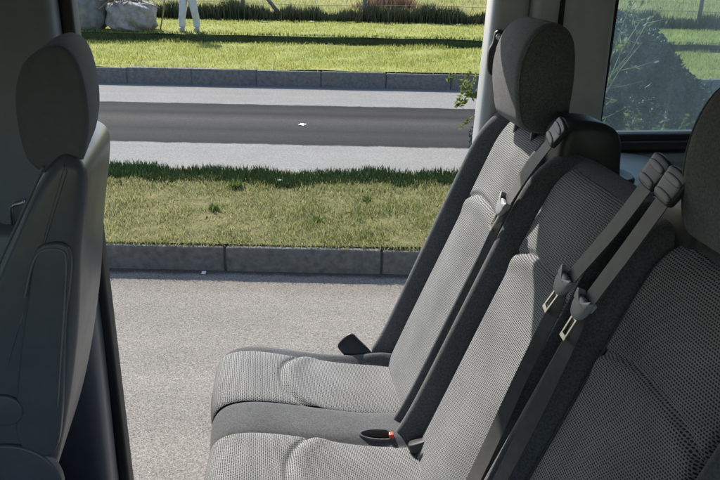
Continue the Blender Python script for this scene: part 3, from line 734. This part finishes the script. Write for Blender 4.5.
# tall weed behind the rear pillar
def weedplant(name, x, y, z, stems, H, spread, leafn, lsize, m, extra=(), **kw):
    o = empty(name, (x, y, z), 0, **kw); a = Acc(); LP = []
    for k in range(stems):
        az = random.uniform(0, 6.28); sp_ = spread*random.uniform(.3, 1); hh = H*random.uniform(.6, 1)
        pts = [Vector((math.cos(az)*.05, math.sin(az)*.05, -.02))]
        for i in range(1, 7):
            f = i/6; pts.append(Vector((math.cos(az)*sp_*f**1.4+random.gauss(0, .02), math.sin(az)*sp_*f**1.4+random.gauss(0, .02), hh*f)))
        a.tube(pts, [.008*(1-.75*i/6)+.0012 for i in range(7)], 5)
        for i in range(2, 7):
            for _ in range(2):
                d = Vector((random.gauss(0, 1), random.gauss(0, 1), random.uniform(.1, 1))).normalized(); l = random.uniform(.08, .28)*H/1.5
                tw = [pts[i], pts[i]+d*l*.5, pts[i]+d*l+Vector((0, 0, .02))]; a.tube(tw, [.003, .002, .001], 4)
                for _ in range(leafn): LP.append(pts[i]+d*l*random.uniform(.1, 1.1)+Vector((random.gauss(0, .014),)*3))
    for (ex, ez, bow) in extra:
        pts = [Vector((ex*f+bow*math.sin(f*3), .02*f, ez*f**.8)) for f in np.linspace(0, 1, 8)]
        a.tube(pts, list(np.linspace(.008, .0015, 8)), 5)
        for q in pts[4:]:
            for _ in range(3):
                d = Vector((random.gauss(-.3, 1), random.gauss(0, 1), random.uniform(-.2, 1))).normalized()*random.uniform(.06, .16); a.tube([q, q+d], [.003, .0012], 4)
                for _ in range(16): LP.append(q+d*random.uniform(.1, 1.15)+Vector((random.gauss(0, .012),)*3))
    a.build('stems', M['weedstem'], o)
    LP = np.array([tuple(p) for p in LP]); leafcloud('leaves', m, LP, lsize, o, rng.beta(2, 2, len(LP))); return o
weedplant('tall_weed', 1.62, 5.6, .14, 11, 1.75, .62, 5, .026, M['weed'], ((-.90, .70, .05), (-.80, .80, .03), (-.86, .88, .04)), label='tall straggly weed with pale stems behind the rear door pillar', cat='weed')
weedplant('leafy_weed', 2.25, 5.55, .14, 14, .62, .42, 7, .03, M['weed'], label='low leafy weed under the rear side window', cat='weed')
# dark rounded shrub beyond them
sh = empty('dark_shrub', (2.35, 6.75, 0), 0, label='dark rounded evergreen shrub seen through the tinted rear window', cat='shrub')
n = 34000; q = rng.normal(size=(n, 3)); q /= np.linalg.norm(q, axis=1)[:, None]; q[:, 2] = np.abs(q[:, 2])
lump = 1+.10*np.sin(q[:, 0]*5+1)*np.cos(q[:, 1]*4)+.07*np.sin(q[:, 2]*9+q[:, 0]*7)
rad = (rng.uniform(.55, 1, n)**.4)*lump
Pp = np.column_stack([q[:, 0]*rad*1.2, q[:, 1]*rad*.75, q[:, 2]*rad*1.32+.02])
leafcloud('crown', M['shrubleaf'], Pp, .03, sh, rng.beta(1.5, 2.5, n))
a = Acc()
for k in range(7):
    az = k*.9; a.tube([(0, 0, -.02), (math.cos(az)*.2, math.sin(az)*.15, .35), (math.cos(az)*.6, math.sin(az)*.4, .8)], [.03, .02, .008], 6)
a.build('trunk', M['bark'], sh)

# ------------------------------------------------------------------ fence
fe = empty('wire_fence', (0, 18.95, .35), 0, label='wire fence on weathered wooden posts at the edge of the field', cat='fence')
FBs = (0, 18.95, .35)
for x in (-9.6, -6.35, -3.05, .01, 3.13, 5.9, 8.4, 11.4):
    j = random.gauss(0, .03); a = Acc(); a.tube([(x, 18.95, .3), (x+j*.5, 18.95, 1.0), (x+j, 18.95, 1.62)], [.055, .05, .045], 9); a.build('post', M['wood'], fe, True, FBs)
a = Acc(); a.tube([(-2.02, 18.9, .36), (-2.95, 18.93, 1.5)], [.05, .045], 9); a.build('brace', M['wood'], fe, True, FBs)
for z in (.75, 1.08, 1.4):
    a = Acc(); a.tube([(x, 18.95+.05, z+.02*math.sin(x)) for x in np.linspace(-12, 13, 30)], .006, 5); a.build('wire', M['wire'], fe, True, FBs)

# ------------------------------------------------------------------ rubble sacks
def sack(name, x, y, z, rx, ry, h, seed, m, **kw):
    r = np.random.default_rng(seed); n, k = 48, 26; V = []
    ph = r.uniform(0, 6.28, 24); fr = r.uniform(2, 9, (24, 2))
    for i in range(k):
        f = i/(k-1); th = f*math.pi
        zz = h*(.5-.5*math.copysign(abs(math.cos(th))**.62, math.cos(th)))
        rad = abs(math.sin(th))**.42
        for j in range(n):
            az = 2*math.pi*j/n
            d = 1+sum(.016*math.sin(fr[q, 0]*az*1.0//1*0+round(fr[q, 0])*az+fr[q, 1]*f*3+ph[q]) for q in range(24))
            sq = (abs(math.cos(az))**2.6+abs(math.sin(az))**2.6)**(-1/2.6)
            d += .05*math.sin(5*az+9*f+ph[1])*math.sin(7*f+3*az+ph[2])+.03*math.sin(11*az-13*f+ph[3])+.022*math.sin(17*f+14*az+ph[4])+.016*math.sin(23*az+19*f+ph[5])+.012*math.sin(31*f-9*az+ph[6])+.010*math.sin(37*az+ph[7]+5*f)
            V.append((math.cos(az)*rx*rad*d*sq, math.sin(az)*ry*rad*d*sq, zz*(1+.05*math.sin(2*az+ph[0])*f)))
    o = mesh(name, V, gridfaces(k, n, True), m, None, True); o.location = (x, y, z); return tag(o, **kw)
sack('bulk_sack', -5.72, 15.42, .37, .43, .40, .82, 3, M['sackgrey'], label='tall grey bulk sack standing on the verge, the one nearer the front seat', cat='sack', group='bulk sacks on the verge')
sack('bulk_sack', -4.78, 15.45, .37, .48, .40, .58, 9, M['sack'], label='low whitish bulk sack, slumped, with branches heaped on it', cat='sack', group='bulk sacks on the verge')
a = Acc()
for k in range(90):
    c = Vector((-5.0+random.gauss(0, .26), 15.48+random.gauss(0, .15), .93+random.uniform(-.08, .2)))
    d = Vector((random.gauss(0, 1), random.gauss(0, .6), random.gauss(0, .45))).normalized()*random.uniform(.1, .32)
    a.tube([c-d, c+Vector((0, 0, .02)), c+d], [.012, .010, .005], 5)
tag(a.build('branch_heap', M['wood']), 'heap of dry twigs and branches on top of the bulk sacks', 'branches', kind='stuff')

# ------------------------------------------------------------------ litter
def scrap(x, y, z, s, lb, seed):
    r = np.random.default_rng(seed); V = []
    for i in range(6):
        for j in range(6): V.append(((i/5-.5)*s+r.normal()*s*.06, (j/5-.5)*s*.7+r.normal()*s*.06, abs(r.normal())*s*.08+.004))
    top = np.array(V); bot = top-np.array([0, 0, .003]); F = gridfaces(6, 6)+[tuple(q+36 for q in f[::-1]) for f in gridfaces(6, 6)]
    ring = [i*6 for i in range(6)]+[30+j for j in range(1, 6)]+[i*6+5 for i in range(4, -1, -1)]+[j for j in range(4, 0, -1)]
    F += [(ring[k], ring[(k+1) % 20], ring[(k+1) % 20]+36, ring[k]+36) for k in range(20)]
    o = mesh('paper_scrap', np.r_[top, bot], F, M['paper'], None, False); o.location = (x, y, z); o.rotation_euler = (0, 0, r.uniform(0, 3)); tag(o, lb, 'litter', 'litter scraps')
for i, q in enumerate([(-.72, 8.55, 0, .09, 'white scrap lying on the dark lane of the far road'), (-.66, 5.62, .19, .045, 'small white scrap caught in the dark green grass strip of the median'),
                       (-1.27, 18.1, .40, .11, 'white scrap in front of the dark reeds, left of the middle fence post'), (2.27, 18.1, .40, .10, 'white scrap in front of the dark reeds near the rear door pillar'),
                       (-.99, 4.19, 0, .035, 'small pale scrap in the gutter at the foot of the near kerb')]): scrap(*q, i+3)

# ------------------------------------------------------------------ person
def skin(name, chain_verts, edges, radii, m, parent, root=0, lv=2):
    me = bpy.data.meshes.new(name); me.from_pydata(chain_verts, edges, []); o = link(name, me, m, parent, False)
    sk = o.modifiers.new('skin', 'SKIN'); sk.use_smooth_shade = True
    lay = me.skin_vertices[0].data if len(me.skin_vertices) else None
    if lay is None:
        bpy.context.view_layer.objects.active = o; lay = me.skin_vertices[0].data
    for i, r in enumerate(radii):
        lay[i].radius = r if hasattr(r, '__len__') else (r, r); lay[i].use_root = (i == root)
    sub(o, lv); return o
PB_ = (-3.6, 15.32, .40)
person = empty('person', PB_, 0, label='person in loose white trousers and shirt standing beside the bulk sacks', cat='person')
hipz, hz = .86, .44
la, ra = (-.155, .0, .07), (.185, .05, .07); lk, rk = (-.11, -.03, .46), (.17, -.05, .47); lh, rh = (-.085, 0, .86), (.085, 0, .86)
bv = [(0, 0, .92), (0, 0, 1.08), (0, 0, 1.25), (0, 0, 1.40), (0, -.01, 1.48), (0, -.015, 1.56), (0, -.02, 1.63), (0, -.015, 1.69),
      lh, lk, la, (la[0], la[1]-.12, .03), rh, rk, ra, (ra[0], ra[1]-.12, .03),
      (-.18, 0, 1.39), (-.30, -.02, 1.14), (-.42, -.10, .98), (.18, 0, 1.39), (.26, .0, 1.12), (.27, -.08, .88)]
be = [(0, 1), (1, 2), (2, 3), (3, 4), (4, 5), (5, 6), (6, 7), (0, 8), (8, 9), (9, 10), (10, 11), (0, 12), (12, 13), (13, 14), (14, 15), (3, 16), (16, 17), (17, 18), (3, 19), (19, 20), (20, 21)]
br = [(.12, .085), (.12, .085), (.14, .095), (.10, .075), .055, (.07, .085), (.078, .095), (.06, .075), .070, .042, .030, .026, .070, .042, .030, .026, .055, .04, .026, .055, .04, .026]
fing = []
for side, wrist in ((-1, 18), (1, 21)):
    w = Vector(bv[wrist]); dirv = (w-Vector(bv[wrist-1])).normalized(); sidev = dirv.cross(Vector((0, 1, 0))).normalized()
    bv.append(tuple(w+dirv*.05)); palm = len(bv)-1; be.append((wrist, palm)); br.append((.034, .018))
    for k, (off, ln) in enumerate(((-.028, .055), (-.010, .07), (.010, .075), (.028, .065))):
        b0 = len(bv); bv.append(tuple(w+dirv*.085+Vector((0, off, 0)))); bv.append(tuple(w+dirv*(.085+ln*.6)+Vector((0, off*1.1, 0))+sidev*.008)); bv.append(tuple(w+dirv*(.085+ln)+Vector((0, off, 0))+sidev*.025))
        be += [(palm, b0), (b0, b0+1), (b0+1, b0+2)]; br += [.010, .009, .007]
    b0 = len(bv); bv.append(tuple(w+dirv*.05+Vector((0, -.045, 0)))); bv.append(tuple(w+dirv*.085+Vector((0, -.058, 0)))); be += [(palm, b0), (b0, b0+1)]; br += [.011, .009]
skin('body', bv, be, br, M['skin'], person)
tv = [(0, 0, .98), (0, 0, .90), lh, (lh[0]*.9+lk[0]*.1, lh[1], .7), lk, (la[0], la[1]-.0, .26), (la[0], la[1], .06), rh, (.13, -.02, .68), rk, (ra[0], ra[1], .26), (ra[0], ra[1], .06)]
skin('trousers', tv, [(0, 1), (1, 2), (2, 3), (3, 4), (4, 5), (5, 6), (1, 7), (7, 8), (8, 9), (9, 10), (10, 11)], [(.165, .125), (.17, .13), .115, .112, .094, .088, .092, .115, .112, .094, .088, .092], M['cotton'], person)
sv = [(0, 0, .86), (0, 0, 1.1), (0, 0, 1.26), (0, 0, 1.40), (0, -.005, 1.46), (-.185, 0, 1.39), (-.30, -.02, 1.14), (-.38, -.07, 1.03), (.185, 0, 1.39), (.26, 0, 1.12), (.267, -.06, .95)]
skin('shirt', sv, [(0, 1), (1, 2), (2, 3), (3, 4), (3, 5), (5, 6), (6, 7), (3, 8), (8, 9), (9, 10)], [(.17, .13), (.155, .115), (.17, .12), (.125, .095), .065, .072, .056, .045, .072, .056, .045], M['cotton'], person)
for q in (la, ra):
    a = Acc(); V, F = pillow([(-.045, .05), (-.05, -.08), (-.03, -.19), (.0, -.215), (.03, -.19), (.05, -.08), (.045, .05), (0, .075)], -.07, .035, .025, .004, 4, 4)
    mesh('shoe', np.column_stack([V[:, 0]+q[0], V[:, 1]+q[1], V[:, 2]+.055]), F, M['shoe'], person)
a = Acc(); a.ell((0, -.0, 1.675), (.088, .105, .085), 16, 10); a.build('hair', M['hair'], person)
for s in (-1, 1): Acc().ell((s*.032, -.112, 1.635), (.012, .006, .008), 8, 6).build('eye', M['paper'], person)
Acc().ell((0, -.118, 1.605), (.014, .022, .022), 8, 6).build('nose', M['skin'], person); Acc().ell((0, -.105, 1.567), (.026, .01, .007), 8, 6).build('mouth', M['red'], person)
for s in (-1, 1): Acc().ell((s*.082, -.01, 1.62), (.012, .02, .03), 8, 6).build('ear', M['skin'], person)
person.scale = (.85, .85, .85)
# stick in the left hand
a = Acc(); sx, sy, sz = PB_; a.tube([(sx-.63, sy+.12, .36), (sx-.50, sy+.02, .78), (sx-.395, sy-.09, 1.18), (sx-.33, sy-.16, 1.42)], [.014, .014, .013, .012], 8)
tag(a.build('wooden_stick', M['weedstem']), 'thin pale stick held upright beside the low bulk sack', 'stick')

# ------------------------------------------------------------------ light, sky, camera
w = bpy.data.worlds.new('World'); S.world = w; w.use_nodes = True
nt = w.node_tree; sky = nt.nodes.new('ShaderNodeTexSky'); sky.sky_type = 'NISHITA'; sky.sun_disc = False
sd = Vector((-.575, 1.08, 1.04)).normalized()
sky.sun_elevation = math.asin(sd.z); sky.sun_rotation = math.atan2(sd.x, sd.y) % (2*math.pi)
nt.links.new(sky.outputs[0], nt.nodes['Background'].inputs[0]); nt.nodes['Background'].inputs[1].default_value = .15
sl_ = bpy.data.lights.new('sun', 'SUN'); sl_.energy = 4.6; sl_.angle = R(.55); sl_.color = (1, .95, .87)
so = bpy.data.objects.new('sun', sl_); C.objects.link(so); so.rotation_euler = (-sd).to_track_quat('-Z', 'Y').to_euler(); so.location = (0, 0, 12)
cd = bpy.data.cameras.new('camera'); co = bpy.data.objects.new('camera', cd); C.objects.link(co); S.camera = co
cd.sensor_fit = 'HORIZONTAL'; cd.sensor_width = 36; cd.lens = 36*721/720; cd.clip_start = .02; cd.clip_end = 3000
p, r = R(21.5), R(1.2)
Fw = Vector((0, math.cos(p), -math.sin(p))); R0 = Vector((1, 0, 0)); D0 = Vector((0, -math.sin(p), -math.cos(p)))
Rv = R0*math.cos(r)-D0*math.sin(r); Dv = R0*math.sin(r)+D0*math.cos(r)
mw = Matrix.Identity(4)
for i in range(3): mw[i][0] = Rv[i]; mw[i][1] = -Dv[i]; mw[i][2] = -Fw[i]
mw[0][3], mw[1][3], mw[2][3] = 0, 0, 1.9
co.matrix_world = mw
vs = S.view_settings; vs.view_transform = 'Standard'; vs.look = 'None'; vs.exposure = .92; vs.gamma = 1; vs.use_curve_mapping = False
S.cycles.max_bounces = 8; S.cycles.diffuse_bounces = 4; S.cycles.transparent_max_bounces = 12; S.cycles.use_denoising = True
